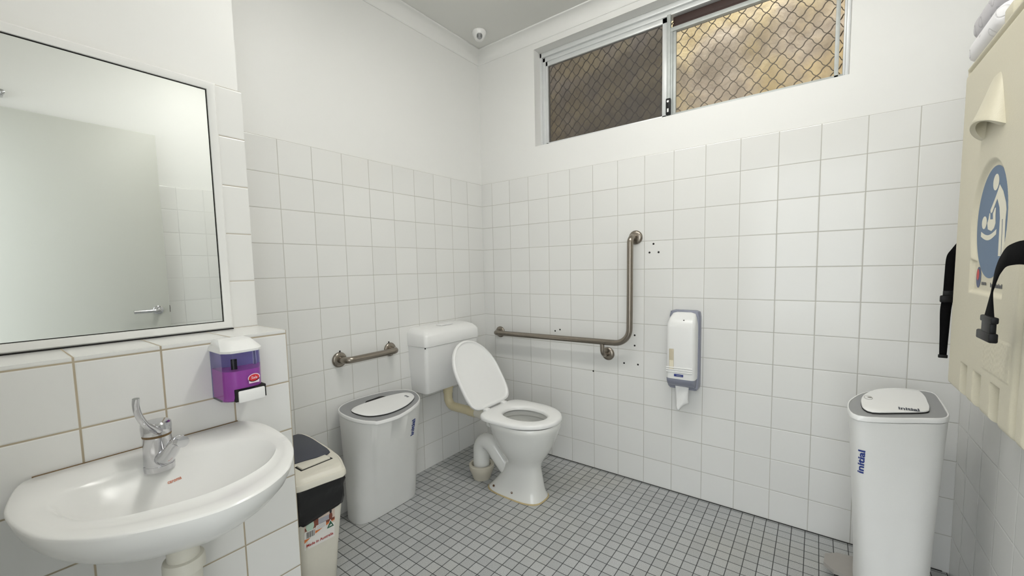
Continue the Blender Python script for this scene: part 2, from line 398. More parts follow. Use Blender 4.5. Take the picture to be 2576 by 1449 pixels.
# ------------------------------------------------------------------ window
wn = bpy.data.objects.new('window_1', None); C.objects.link(wn); wn.location = ((WX0+WX1)/2, .1, WZ0); wn['kind'] = 'structure'
f = MB()
f.box(WX0, WX0+.012, .075, .15, WZ0, WZ1, .001).box(WX0+.012, WX0+.03, .09, .15, WZ0, WZ1, .001)
f.box(WX1-.012, WX1, .075, .15, WZ0, WZ1, .001).box(WX1-.02, WX1-.012, .095, .15, WZ0, WZ1, .001)
f.box(WX0, WX1, .075, .15, 2.535, WZ1, .001).box(WX0, WX1, .09, .15, 2.512, 2.535, .001)
f.box(WX0, WX1, .075, .15, WZ0, WZ0+.024, .001)
f.build('window_frame', M['alu'], wn)
f = MB(); f.box(.477, .490, .097, .122, 2.003, 2.512, .001).box(1.200, 1.226, .097, .122, 2.003, 2.512, .001)
f.box(.477, 1.226, .097, .122, 2.486, 2.512, .001).box(.477, 1.226, .097, .122, 2.003, 2.016, .001)
ls = f.build('sash', M['alu'], wn)
MB().box(.489, 1.201, .107, .111, 2.014, 2.488).build('pane', M['glass_dull'], ls)
f = MB(); f.box(1.228, 1.246, .078, .096, 2.003, 2.512, .001)
f.box(1.246, 1.256, .082, .1, 2.003, 2.426, .001).box(1.256, 1.272, .088, .104, 2.003, 2.426, .001).box(1.246, 1.955, .08, .104, 2.424, 2.444, .001)
f.box(1.925, 1.94, .085, .104, 2.003, 2.426, .001).box(1.246, 1.955, .085, .104, 2.003, 2.014, .001)
rs = f.build('sash', M['alu_dull'], wn)
MB().box(1.270, 1.927, .093, .097, 2.012, 2.426).build('pane', M['glass_clear'], rs)
MB().box(1.248, 1.955, .105, .15, 2.445, 2.468, .002).box(1.248, 1.955, .12, .15, 2.468, 2.512, .002).build('head_board', M['timber'], wn)
lk = MB().box(1.229, 1.252, .062, .08, 2.006, 2.088, .003).build('lock', M['black'], wn)
MB().lathe((1.2405, .062, 2.072), (0, -1, 0), [(0, .0055), (.002, .0055), (.002, .003)], 20).box(1.2365, 1.2445, .0605, .062, 2.018, 2.036).build('lock_cylinder', M['white_plastic'], lk)
g = MB(); dw, dh, gy = .067, .069, .165
x0, x1, z0, z1 = WX0+.01, WX1-.01, WZ0+.01, WZ1-.03
for sgn in (1, -1):
    k = -60
    while k < 80:
        # wavy strand through the diamond nodes
        pts = []
        nst = 44
        for q in range(nst*6+1):
            t_ = q/6.0
            x = x0+(k+sgn*t_)*dw*.5; z = z0+t_*dh*.5
            if x < x0-1e-6 or x > x1+1e-6 or z > z1: continue
            wv = math.sin(t_*math.pi)
            pts.append((x+.0035*math.sin(t_*2*math.pi)*sgn, gy+.003*wv*sgn, z))
        if len(pts) > 2: g.tube(pts, .0026 if sgn > 0 else .0017, 6)
        k += 2
g.build('security_mesh', M['mesh'], wn)

# ------------------------------------------------------------------ ceiling lamp (lights the room) and sensor
lx, ly = LAMP_POS
lamp = thing('ceiling_lamp', (lx, ly, ZC), 'white ceiling batten lamp with long diffuser above the middle of the room', 'lamp')
MB().box(lx-.62, lx+.62, ly-.075, ly+.075, ZC-.03, ZC-.0005, .006).build('lamp_base', M['white_plastic'], lamp)
MB().box(lx-.60, lx+.60, ly-.065, ly+.065, ZC-.075, ZC-.031, .02, seg=3).build('lamp_diffuser', M['lamp'], lamp)
dt = thing('ceiling_sensor', (.190, -.205, ZC), 'small round white motion sensor on the ceiling by the corner', 'sensor')
mb = MB().lathe((.190, -.205, ZC), (0, 0, -1), [(0, .042), (.006, .044), (.014, .042), (.03, .034), (.045, .026), (.052, .018), (.054, .004)], 40)
mb.build('sensor_body', M['white_plastic'], dt)
dv = Vector((.75, -.80, -.35)).normalized()
c0 = Vector((.190, -.205, ZC-.030)); sx = dv.cross(Vector((0, 0, 1))).normalized(); sy = sx.cross(dv)
mb = MB(); mb.lathe(c0+dv*.026, dv, [(0, .018), (.006, .018), (.0085, .012), (.009, .002)], 28); mb.build('sensor_lens', M['grey_plate'], dt)
mb = MB()
for q in (-.012, -.0085, .0085, .012):
    mb.add([c0+dv*.036+sx*q+sy*(-.008), c0+dv*.036+sx*(q+.0015)+sy*(-.008), c0+dv*.036+sx*(q+.0015)+sy*.008, c0+dv*.036+sx*q+sy*.008], [(0, 1, 2, 3)])
mb.build('lens_slit', M['hole'], dt, smooth=0)

# ------------------------------------------------------------------ mirror
my0, my1, mz0, mz1 = -2.245, -1.706, 1.0535, 1.796
mi_ = thing('mirror', (.4, (my0+my1)/2, mz0), 'large white-framed wall mirror standing on the tiled ledge', 'mirror')
def rect_frame(x0, x1, y0, y1, z0, z1, wd_):
    prof = [(x0, 0), (x1-.004, 0), (x1, .004), (x1, wd_*.55), (x1-.004, wd_), (x0, wd_)]
    loops = []
    for cy, cz, sy_, sz_ in ((y0, z0, 1, 1), (y1, z0, -1, 1), (y1, z1, -1, -1), (y0, z1, 1, -1), (y0, z0, 1, 1)):
        loops.append([Vector((px, cy+sy_*pw, cz+sz_*pw)) for px, pw in prof])
    return MB().loft(loops, False, False)
rect_frame(.4005, .422, my0, my1, mz0, mz1, .022).build('mirror_frame', M['frame_white'], mi_)
MB().box(.401, .411, my0+.018, my1-.018, mz0+.018, mz1-.018).build('mirror_glass', M['mirror'], mi_, smooth=0)
rect_frame(.411, .4125, my0+.02, my1-.02, mz0+.02, mz1-.02, .0035).build('glass_gasket', M['hole'], mi_)
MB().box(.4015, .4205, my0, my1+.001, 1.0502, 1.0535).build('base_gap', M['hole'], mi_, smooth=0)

# ------------------------------------------------------------------ open door leaf seen in the mirror
dr_ = bpy.data.objects.new('door_1', None); C.objects.link(dr_); dr_.location = (2.30, -1.84, 0); dr_['kind'] = 'structure'
MB().box(2.277, 2.312, -2.235, -1.417, .012, 2.095, .002).build('door_leaf', M['door'], dr_)
h = MB(); h.lathe((2.277, -1.476, 1.005), (-1, 0, 0), [(0, .026), (.007, .026), (.010, .022), (.012, .012), (.045, .0105)], 32)
h.tube(fillet([(2.232, -1.476, 1.005), (2.226, -1.476, 1.005), (2.222, -1.50, 1.004), (2.222, -1.60, 1.004)], .012), [.0105]*len(fillet([(2.232, -1.476, 1.005), (2.226, -1.476, 1.005), (2.222, -1.50, 1.004), (2.222, -1.60, 1.004)], .012)), 16)
h.build('door_handle', M['chrome'], dr_)
MB().box(2.286, 2.303, -1.4175, -1.412, .985, 1.03, .002).build('latch', M['black'], dr_)
dc = MB().box(2.305, 2.347, -2.06, -2.005, 2.155, 2.19, .006).lathe((2.305, -2.012, 2.172), (-1, 0, 0), [(0, .012), (.02, .012), (.024, .006)], 20)
tag(dc.build('wall_bracket', M['chrome']), 'small chrome bracket on painted wall above the door, seen in the mirror', 'bracket')

# ------------------------------------------------------------------ basin
BC = (.79, -1.962)
rim = [(.602, -1.772), (.67, -1.741), (.782, -1.737), (.883, -1.756), (.973, -1.805), (1.017, -1.857), (1.037, -1.903), (1.042, -1.950), (1.033, -1.989), (1.012, -2.038), (.985, -2.083), (.947, -2.124), (.892, -2.162), (.826, -2.183), (.754, -2.193), (.689, -2.186), (.626, -2.172), (.602, -2.152), (.601, -2.1), (.601, -2.0), (.601, -1.9), (.601, -1.82)]
inn = [(.846, -1.780), (.797, -1.773), (.75, -1.789), (.705, -1.84), (.69, -1.90), (.683, -1.962), (.688, -2.03), (.703, -2.095), (.735, -2.131), (.781, -2.138), (.862, -2.117), (.906, -2.075), (.931, -2.021), (.947, -1.965), (.947, -1.915), (.93, -1.861), (.9, -1.817)]
N = 96
def clipx(L, xm=.601):
    for p in L: p.x = max(p.x, xm)
    return L
zr = lambda x, y: .812-.012*sstep(.60, 1.04, x)
RO = clipx(radial(rim, *BC, zr, N)); RI = radial(inn, *BC, .790, N)
def scl(L, s, z, cx=.75, cy=-1.962): return [Vector((cx+(p.x-cx)*s, cy+(p.y-cy)*s, z)) for p in L]
def dz(L, d): return [Vector((p.x, p.y, p.z+d)) for p in L]
loops = [se(.80, -1.962, .655, .032, .032, 2, N)]
for s_, z in ((.36, .664), (.55, .682), (.72, .706), (.85, .733), (.94, .760)): loops.append(clipx(scl(RO, s_, z)))
loops.append(dz(clipx(scl(RO, .982, 0)), 0)); 
for p, q in zip(loops[-1], RO): p.z = q.z-.020
loops.append(dz(clipx(scl(RO, .996, 0)), 0)); [setattr(p, 'z', q.z-.008) for p, q in zip(loops[-1], RO)]
loops.append(dz(RO, -.003))
loops.append(clipx(scl(RO, .994, 0))); [setattr(p, 'z', q.z-.001) for p, q in zip(loops[-1], RO)]
loops.append(clipx(scl(RO, .98, 0), .606)); [setattr(p, 'z', q.z+.001) for p, q in zip(loops[-1], RO)]
deck = lerp_loop(RO, RI, .5); [setattr(p, 'z', q.z-.003) for p, q in zip(deck, RO)]
loops.append(deck)
d2 = lerp_loop(RO, RI, .88); [setattr(p, 'z', q.z-.008) for p, q in zip(d2, RO)]; loops.append(d2)
RI2 = lerp_loop(RO, RI, 1.0); [setattr(p, 'z', .797) for p in RI2]; loops.append(RI2)
for s_, z in ((.965, .789), (.915, .779), (.84, .766), (.71, .749), (.52, .731), (.30, .720), (.1, .717)):
    loops.append([Vector((.81+(p.x-.81)*s_, -1.962+(p.y+1.962)*s_, z)) for p in RI])
basin = thing('wash_basin', (.8, -1.962, .655), 'white ceramic wall basin with chrome tap fixed under the mirror ledge', 'basin')
bmb = MB().loft(loops, True, True); bowl = bmb.build('basin_bowl', M['ceramic'], basin, smooth=50)
bvb = bmb.bvh()
MB().lathe((.81, -1.962, .7165), (0, 0, 1), [(0, .026), (.002, .026), (.003, .02), (.001, .016), (.0015, .002)], 28).build('drain', M['chrome'], basin)
tx, fx = text2d('caroma', .0085, .02)
hit = bvb.ray_cast(Vector((.735, -1.957, 1.2)), Vector((0, 0, -1)))
flat(tx, fx, (.718, -1.948, .8), (0, 1, 0), (-1, 0, 0), MB(), bvh=bvb, dr=(0, 0, -1)).build('brand_mark', M['orange_ink'], basin, smooth=0)
sb = MB(); sb.tube([(.603, y, .812) for y in (-2.15, -2.05, -1.95, -1.85, -1.775)], .0025, 8); sb.build('joint_line', M['grime'], basin)
# tap (fixed on the basin: its own thing)
tp = Vector((.690, -1.966, 0))
tz = bvb.ray_cast(Vector((tp.x, tp.y, 1)), Vector((0, 0, -1)))[0].z
tap = thing('mixer_tap', (tp.x, tp.y, tz), 'chrome single-lever mixer tap standing on the back of the basin', 'tap')
mb = MB().lathe((tp.x, tp.y, tz-.004), (0, 0, 1), [(0, .0285), (.012, .0285), (.0125, .0272), (.0145, .0272), (.015, .0275), (.045, .0266), (.078, .0260), (.0785, .025)], 40)
mb.build('tap_body', M['chrome'], tap)
MB().lathe((tp.x, tp.y, tz+.0735), (0, 0, 1), [(0, .0259), (.003, .0266), (.006, .0262), (.0065, .0255)], 40).build('cap_ring', M['grime'], tap)
MB().lathe((tp.x, tp.y, tz+.0795), (0, 0, 1), [(0, .0272), (.016, .0282), (.024, .0272), (.0275, .024), (.029, .016), (.0295, .001)], 40).build('tap_cap', M['chrome'], tap)
sd = Vector((.122, .018, 0)).normalized()
pth = spline([tp+Vector((0, 0, tz+.024))+sd*.010, tp+Vector((0, 0, tz+.030))+sd*.035, tp+Vector((0, 0, tz+.050))+sd*.062, tp+Vector((0, 0, tz+.073))+sd*.088, tp+Vector((0, 0, tz+.081))+sd*.104], 5)
k = len(pth); mb = MB().tube(pth, [.0175-.0062*i/(k-1) for i in range(k)], 20)
sp = mb.build('spout', M['chrome'], tap)
en = pth[-1]; MB().tube([en-sd*.004, en+sd*.001, en+sd*.0015, en+sd*.018], [.0122, .0122, .0114, .0114], 20).build('aerator', M['chrome'], sp)
ld = Vector((.1, -.045, 0)).normalized()
pth = spline([(tp.x+.018, tp.y-.002, tz+.088), (tp.x+.032, tp.y-.004, tz+.092), (tp.x+.052, tp.y-.014, tz+.104), (tp.x+.074, tp.y-.032, tz+.126), (tp.x+.090, tp.y-.044, tz+.154), (tp.x+.098, tp.y-.048, tz+.176), (tp.x+.104, tp.y-.048, tz+.191)], 5)
k = len(pth); sd2 = ld.cross(Vector((0, 0, 1)))
loops = []
for i, p in enumerate(pth):
    a = pth[min(i+1, k-1)]-pth[max(i-1, 0)]; a.normalize(); u = sd2; v = a.cross(u); q = i/(k-1)
    wdt = .0095-.0035*math.sin(q*1.6); th_ = .0080-.0040*q
    loops.append([p+u*wdt*math.cos(2*math.pi*j/16)+v*th_*math.sin(2*math.pi*j/16) for j in range(16)])
MB().loft(loops).build('lever', M['chrome'], tap)
# waste trap under the basin
tr = thing('basin_trap', (.80, -1.962, .40), 'white plastic waste trap hanging under the basin', 'pipe')
MB().lathe((.80, -1.962, .662), (0, 0, -1), [(0, .030), (.012, .033), (.022, .033), (.024, .029), (.05, .029), (.052, .036), (.058, .038), (.078, .038), (.08, .031), (.24, .031), (.262, .026)], 32).build('trap_body', M['white_pvc'], tr)
MB().tube(fillet([(.775, -1.952, .47), (.755, -1.944, .47), (.735, -1.938, .50), (.735, -1.938, .63), (.70, -1.935, .645), (.602, -1.93, .645)], .03), .019, 18).build('trap_arm', M['pvc'], tr)

# ------------------------------------------------------------------ soap dispenser
sy0, sy1, sx0, sx1 = -1.827, -1.737, .601, .701
so = thing('soap_dispenser', (.6, -1.782, .878), 'purple see-through soap dispenser with white lid and push bar on tiled wall', 'dispenser')
def plan(x0, x1, y0, y1, z, bulge=.0, N=12):
    L = [Vector((x0, y0, z)), Vector((x1-.022, y0, z))]
    for k in range(N+1):
        q = k/N; L.append(Vector((x1-.022+.022*math.sin(math.pi*.5*min(1, min(q, 1-q)*5)) + bulge*math.sin(math.pi*q), y0+(y1-y0)*q, z)))
    L += [Vector((x1-.022, y1, z)), Vector((x0, y1, z))]
    return L
def shrink(L, d):
    cx = sum(p.x for p in L)/len(L); cy = sum(p.y for p in L)/len(L)
    return [Vector((p.x+(d if p.x < cx else -d), p.y+(d if p.y < cy else -d), p.z)) for p in L]
zs = [(.891, -.018), (.895, -.006), (.904, 0), (.94, .0), (.99, .002), (1.024, .001)]
outer = [plan(sx0, sx1+o, sy0, sy1, z, .004) for z, o in zs]
MB().loft(outer, True, True).build('tank', M['purple'], so, smooth=50)
zs2 = [.896, .905, .94, .972, .9725]
MB().loft([shrink(plan(sx0, sx1-(.006 if z < .90 else 0), sy0, sy1, z, .004), .0035) for z in zs2]).build('soap', M['soap'], so, smooth=50)
MB().box(.6005, .6035, sy0+.002, sy1-.002, .894, 1.022).build('back_plate', M['soap_back'], so)
cap = [plan(sx0-.0005, sx1+.005, sy0-.003, sy1+.003, 1.021, .004), plan(sx0-.0005, sx1+.006, sy0-.003, sy1+.003, 1.027, .004), plan(sx0-.0005, sx1-.002, sy0, sy1, 1.033, .004), plan(sx0-.0005, sx1-.034, sy0+.008, sy1-.006, 1.047, .002), plan(sx0-.0005, sx1-.044, sy0+.012, sy1-.010, 1.0495, 0)]
MB().loft(cap).build('lid', M['white_plastic'], so, smooth=30)
MB().box(.64, .7042, sy0+.018, sy1+.001, .893, .926, .001).build('bar_recess_shade', M['hole'], so)  # dark block, the shade around the push bar put into its colour
MB().box(.64, .7075, sy0+.024, sy1-.002, .889, .921, .004).build('push_bar', M['white_plastic'], so)
mb = MB(); U = (0, 1, 0); V = (0, 0, 1); LO = (.7075, -1.765, .948)
flat(*rect2(-.0125, .0125, -.012, .002), LO, U, V, mb, 1); flat(*ell2(0, .002, .0145, .0105, 40, .15), LO, U, V, mb, 1)
flat(*ell2(0, .002, .0125, .0085, 40, .15), Vector(LO)+Vector((.0003, 0, 0)), U, V, mb, 0)
flat(*text2d('Sala', .010, .01, .2), Vector(LO)+Vector((.0006, 0, .002)), U, V, mb, 1)
mb.build('label', [M['label_red'], M['label_pink']], so, smooth=0)
MB().tube([(.66, -1.792, .973), (.66, -1.792, 1.0)], .004, 12).build('dip_tube', M['black'], so)

# ------------------------------------------------------------------ toilet
PY = -.468
tl = thing('toilet', (.6, PY, 0), 'white floor toilet with raised lid standing in the tiled corner', 'toilet')
N = 72
def egg(z, s=1.0, xb=.456, xf=.864, b=.178, off=0.0, nb=5.0):
    cx = .655; L = []
    for j in range(N):
        t_ = 2*math.pi*j/N; c, s_ = math.cos(t_), math.sin(t_)
        if c >= 0: n_, a = 2.05, (xf-cx)
        else: n_, a = nb, (cx-xb)
        a = a*s-off; bb = b*s-off
        r = (abs(c/a)**n_+abs(s_/bb)**n_)**(-1/n_); L.append(Vector((cx+r*c, PY+r*s_, z)))
    return L
P = []
# foot, waist, bowl (outer)
for z, cx, a, b, n_ in ((0, .605, .172, .092, 3.2), (.012, .606, .170, .090, 3.2), (.03, .612, .155, .082, 3), (.06, .623, .140, .075, 2.8), (.10, .636, .122, .070, 2.6), (.14, .644, .108, .067, 2.4), (.17, .647, .103, .070, 2.2), (.195, .650, .108, .080, 2.1), (.225, .652, .124, .098, 2.1), (.26, .654, .146, .120, 2.1), (.30, .656, .164, .138, 2.1), (.345, .658, .180, .153, 2.2), (.385, .660, .191, .163, 2.3), (.400, .660, .196, .169, 2.3), (.418, .660, .197, .170, 2.3), (.424, .660, .194, .167, 2.3)):
    P.append(se(cx, PY, z, a, b, n_, N))
# over the rim and down inside
for z, cx, a, b in ((.425, .66, .16, .125), (.416, .66, .142, .112), (.395, .66, .140, .110), (.385, .66, .150, .120), (.33, .655, .135, .105), (.27, .645, .105, .08), (.225, .635, .075, .06), (.215, .63, .05, .04)):
    P.append(se(cx, PY, z, a, b, 2.1, N))
pan = MB().loft(P)
pan.box(.42, .50, PY-.045, PY+.045, .335, .418, .012)
pan.build('pan', M['pan_ceramic'], tl, smooth=50)
MB().lathe((.64, PY, .2495), (0, 0, 1), [(0, .085), (.0005, .085), (.0006, .001)], 40).build('bowl_water', M['water'], tl)
tp_ = spline([(.60, PY, .095), (.545, PY, .11), (.485, PY, .165), (.435, PY, .215), (.385, PY, .228), (.352, PY, .195), (.345, PY, .14), (.345, PY, .06)], 5)
MB().tube(tp_, .047, 24).build('trapway', M['pan_ceramic'], tl, smooth=60)
MB().lathe((.345, PY, 0), (0, 0, 1), [(0, .050), (.02, .056), (.045, .066), (.055, .070), (.066, .073), (.082, .073), (.086, .070), (.086, .058), (.07, .050), (.07, .048)], 40).build('outlet_collar', M['collar'], tl)
sl = MB().loft([se(.605, PY, .0005, .178, .097, 3.2, N), se(.605, PY, .004, .175, .094, 3.2, N), se(.605, PY, .007, .168, .087, 3.2, N)]); sl.build('sealant_bead', M['sealant'], tl)
for hx, hy in ((.50, PY-.073), (.625, PY-.0735)):
    MB().lathe((hx, hy-.006, .032), (0, -.9, .45), [(0, .006), (.003, .006), (.0035, .004), (.001, .001)], 14).build('bolt_hole', M['rust'], tl)
# seat ring
seat = []
for z, o in ((.428, .006), (.430, .001), (.438, 0), (.447, .002), (.451, .009)): seat.append(egg(z, off=o))
for z, a, b in ((.451, .145, .110), (.448, .134, .101), (.440, .128, .096), (.430, .127, .095)): seat.append(se(.664, PY-.004, z, a, b, 2.1, N))
seat.append(egg(.428, off=.006))
sm_ = MB()
sm_.loft(seat, False, False); sm_.build('seat', M['white_plastic'], tl, smooth=50)
for s_ in (-1, 1):
    MB().box(.445, .475, PY+s_*.075-.018, PY+s_*.075+.018, .418, .458, .006).build('hinge', M['white_plastic'], tl)
# lid, tipped back towards the cistern
ca, sa = math.cos(math.radians(121.7)), math.sin(math.radians(121.7))
def lidp(p, h_):   # seat-plane point -> raised
    s_ = p.x-.456; return Vector((.456+s_*ca+h_*sa, p.y, .456+s_*sa-h_*ca))
def lidl(h_, off): return [lidp(q, h_) for q in egg(0, off=off)]
lid = [lidl(.002, .012), lidl(.0005, .004), lidl(-.004, 0), lidl(-.016, .001), lidl(-.022, .008), lidl(-.024, .02), lidl(-.024, .1)]
lm = MB(); lm.loft(lid, False, True)
lm.loft([lidl(.002, .012), lidl(-.004, .016), lidl(-.006, .024), lidl(-.0062, .1)], False, True)
lm.build('seat_lid', M['white_plastic'], tl, smooth=50)
# flush pipe
MB().tube(fillet([(.085, PY, .515), (.085, PY, .385), (.33, PY, .383)], .05, 10), .026, 20).build('flush_pipe', M['pvc'], tl)
MB().lathe((.085, PY, .515), (0, 0, -1), [(0, .034), (.02, .034), (.022, .029), (.05, .029)], 28).build('pipe_nut', M['pvc'], tl)
MB().lathe((.26, PY, .383), (1, 0, 0), [(0, .0285), (.055, .0285), (.056, .026)], 28).build('pipe_socket', M['pvc'], tl)
MB().lathe((.315, PY, .383), (1, 0, 0), [(0, .027), (.03, .027), (.05, .031), (.09, .034), (.12, .034)], 28).build('flush_cone', M['white_pvc'], tl)
# cistern
cs = thing('cistern', (0, PY, .51), 'white plastic cistern with lid on the wall behind the toilet', 'cistern')
def crect(x1, y0, y1, z, r=.022, x0=.001):
    L = [Vector((x0, y0, z))]
    for k in range(7):
        a = -math.pi/2+math.pi/2*k/6; L.append(Vector((x1-r+r*math.cos(a), y0+r+r*math.sin(a), z)))
    for k in range(7):
        a = math.pi/2*k/6; L.append(Vector((x1-r+r*math.cos(a), y1-r+r*math.sin(a), z)))
    L.append(Vector((x0, y1, z))); return L
yl, yr = -.690, -.250
MB().loft([crect(.105, yl+.030, yr-.030, .506), crect(.128, yl+.017, yr-.017, .512), crect(.135, yl+.014, yr-.014, .53), crect(.150, yl+.002, yr-.002, .70), crect(.154, yl, yr, .785)]).build('cistern_tank', M['white_plastic'], cs, smooth=40)
def tilt(L, s_):
    for p in L: p.z -= s_*max(0, p.x-.03)/.125
    return L
MB().loft([crect(.158, yl-.003, yr+.003, .787), crect(.160, yl-.004, yr+.004, .80), tilt(crect(.158, yl-.003, yr+.003, .858), .014), tilt(crect(.150, yl+.004, yr-.004, .872), .016), tilt(crect(.135, yl+.016, yr-.016, .883), .014), tilt(crect(.10, yl+.04, yr-.04, .889), .008)]).build('cistern_lid', M['white_plastic'], cs, smooth=40)
MB().box(.055, .100, -.52, -.42, .886, .892, .002).build('flush_button', M['white_plastic'], cs)
MB().lathe((.145, yl+.002, .782), (.2, -1, 0), [(0, .004), (.002, .004), (.002, .001)], 12).build('lid_screw', M['hole'], cs)
sv = MB().box(.001, .018, -.375, -.362, .36, .43, .003)
tag(sv.build('stop_valve', M['black']), 'small black water fitting on the tiled wall below the cistern', 'fitting')

# ------------------------------------------------------------------ grab rails
def flange(mb, base, axis, r=.038):
    return mb.lathe(base, axis, [(0, r), (.003, r), (.008, r*.93), (.012, r*.75), (.0135, r*.45)], 36)
g1 = thing('grab_rail', (0, -.968, .787), 'short straight steel grab rail on the wall beside the cistern', 'grab rail')
pth = fillet([(.004, -1.118, .787), (.072, -1.118, .789), (.072, -.818, .789), (.004, -.818, .787)], .04, 10)
MB().tube(pth, .0165, 20).build('rail', M['steel'], g1, smooth=60)
for y in (-1.118, -.818):
    fo = flange(MB(), (.001, y, .787), (1, 0, 0)).build('flange', M['steel'], g1)
    for a in (90, 210, 330): MB().lathe((.009, y+.027*math.cos(math.radians(a)), .787+.027*math.sin(math.radians(a))), (1, 0, 0), [(0, .0045), (.003, .0045), (.0045, .002)], 12).build('screw', M['steel'], fo)
for y in (-1.112, -.822):
    MB().lathe((.0005, y, .828), (1, 0, 0), [(0, .0045), (.0006, .0045), (.0003, .001)], 12).build('drill_hole', M['hole'], bpy.data.objects['wall_left'])
g2 = thing('grab_rail', (.6, 0, .79), 'long L-shaped steel grab rail on the wall under the window', 'grab rail')
pth = fillet([(.137, -.004, .781), (.150, -.068, .787), (1.086, -.068, .797), (1.088, -.068, 1.372), (1.090, -.004, 1.372)], .078, 12)
pth = fillet([(.139, -.004, .782), (.139, -.068, .785), (1.084, -.068, .796), (1.087, -.068, 1.372), (1.092, -.004, 1.373)], .045, 10)
# widen the elbow of the L
pA = fillet([(.139, -.004, .782), (.139, -.068, .785), (.6, -.068, .791)], .042, 10)[:-1]
pB = fillet([(.6, -.068, .791), (1.084, -.068, .796), (1.087, -.068, 1.1)], .085, 14)[:-1]
pC = fillet([(1.087, -.068, 1.1), (1.088, -.068, 1.372), (1.094, -.004, 1.373)], .042, 10)
MB().tube(pA+pB+pC, .0165, 20).build('rail', M['steel'], g2, smooth=60)
pth = fillet([(.925, -.068, .795), (.928, -.068, .716), (.933, -.004, .715)], .045, 10)
MB().tube(pth, .0125, 16).build('support_leg', M['steel'], g2, smooth=60)
for x, z in ((.139, .782), (1.094, 1.373), (.933, .715)):
    fo = flange(MB(), (x, -.001, z), (0, -1, 0)).build('flange', M['steel'], g2)
tag(g2, g2['label'], 'grab rail')

# ------------------------------------------------------------------ tissue dispenser
td = thing('tissue_dispenser', (1.357, 0, .585), 'white and grey toilet paper dispenser on the tiled wall', 'dispenser')
dx0, dx1 = 1.287, 1.428
def drect(x0, x1, y1, z, r=.02):
    L = [Vector((x0, -.001, z))]
    for k in range(6):
        a = math.pi+math.pi/2*k/5; L.append(Vector((x0+r+r*math.cos(a), y1+r+r*math.sin(a), z)))
    for k in range(6):
        a = 1.5*math.pi+math.pi/2*k/5; L.append(Vector((x1-r+r*math.cos(a), y1+r+r*math.sin(a), z)))
    L.append(Vector((x1, -.001, z))); return L
MB().loft([drect(dx0+.006, dx1-.003, -.055, .588, .012), drect(dx0-.002, dx1+.003, -.062, .60, .012), drect(dx0-.003, dx1+.004, -.05, .62, .012), drect(dx0-.003, dx1+.004, -.032, .66, .01), drect(dx0-.003, dx1+.004, -.032, .96, .01), drect(dx0+.002, dx1, -.034, .984, .012), drect(dx0+.02, dx1-.016, -.03, .990, .01)]).build('back_case', M['disp_grey'], td, smooth=45)
cov = [drect(dx0, dx1-.004, -.098, .648), drect(dx0, dx1-.004, -.099, .70), drect(dx0, dx1-.004, -.099, .905), drect(dx0+.002, dx1-.005, -.096, .925), drect(dx0+.008, dx1-.010, -.074, .955), drect(dx0+.016, dx1-.016, -.048, .975), drect(dx0+.03, dx1-.03, -.038, .981)]
cm = MB().loft(cov, True, True)
for z in (.683, .694, .705): cm.tube([(dx0+.002, -.0985, z), (dx0+.02, -.0995, z), (dx1-.022, -.0995, z), (dx1-.014, -.0985, z)], .0032, 8)
cm.build('cover', M['white_plastic'], td, smooth=35)
# curved grey chin below the cover
chin = []
for k in range(9):
    a = math.pi/2*k/8
    chin.append(drect(dx0+.001+.004*(1-math.cos(a)), dx1-.006-.002*(1-math.cos(a)), -.040-.058*math.cos(a), .648-.050*math.sin(a), .012))
MB().loft(list(reversed(chin))).build('chin', M['disp_grey'], td, smooth=45)
MB().box(1.303, 1.326, -.1003, -.097, .692, .800, .003).build('level_window', plain('level_window', srgb(200, 190, 166), .3, var=.1), td)
MB().box(1.305, 1.324, -.1008, -.0995, .694, .742).build('paper_level', plain('paper_level', srgb(236, 228, 206), .5), td, smooth=0)
mb = MB(); mb.box(1.328, 1.372, -.1012, -.098, .661, .673, .001)
mb2 = mb.build('badge', M['badge'], td)
flat(*ell2(0, 0, .014, .0018, 24), (1.352, -.1016, .667), (1, 0, 0), (0, 0, 1), MB()).build('badge_mark', M['st_grey'], mb2, smooth=0)
MB().lathe((1.368, -.0825, .945), (0, -.8, .6), [(0, .003), (.001, .003), (.001, .0005)], 12).build('keyhole', M['hole'], td)
# the hanging sheet
sh = MB(); vs = []; nu, nv = 10, 14
for i in range(nv+1):
    q = i/nv; z = .604-.128*q
    xl = 1.326+.004*q; xr_ = 1.392-.004*math.sin(q*3)-.030*max(0, q-.7)/.3
    for j in range(nu+1):
        r = j/nu; zz = z
        if q > .7: zz = z+.030*(q-.7)/.3*abs(r-.45)*1.6
        vs.append((xl+(xr_-xl)*r, -.066+.010*math.sin(r*5+q*3)*(.3+q)+.008*r*q, zz))
fs = [(i*(nu+1)+j, i*(nu+1)+j+1, (i+1)*(nu+1)+j+1, (i+1)*(nu+1)+j) for i in range(nv) for j in range(nu)]
sh.add(vs, fs); o = sh.build('paper_sheet', M['tissue'], smooth=60)
sm = o.modifiers.new('thickness', 'SOLIDIFY'); sm.thickness = .0006
tag(o, 'white tissue sheet hanging from the bottom of the paper dispenser', 'tissue')

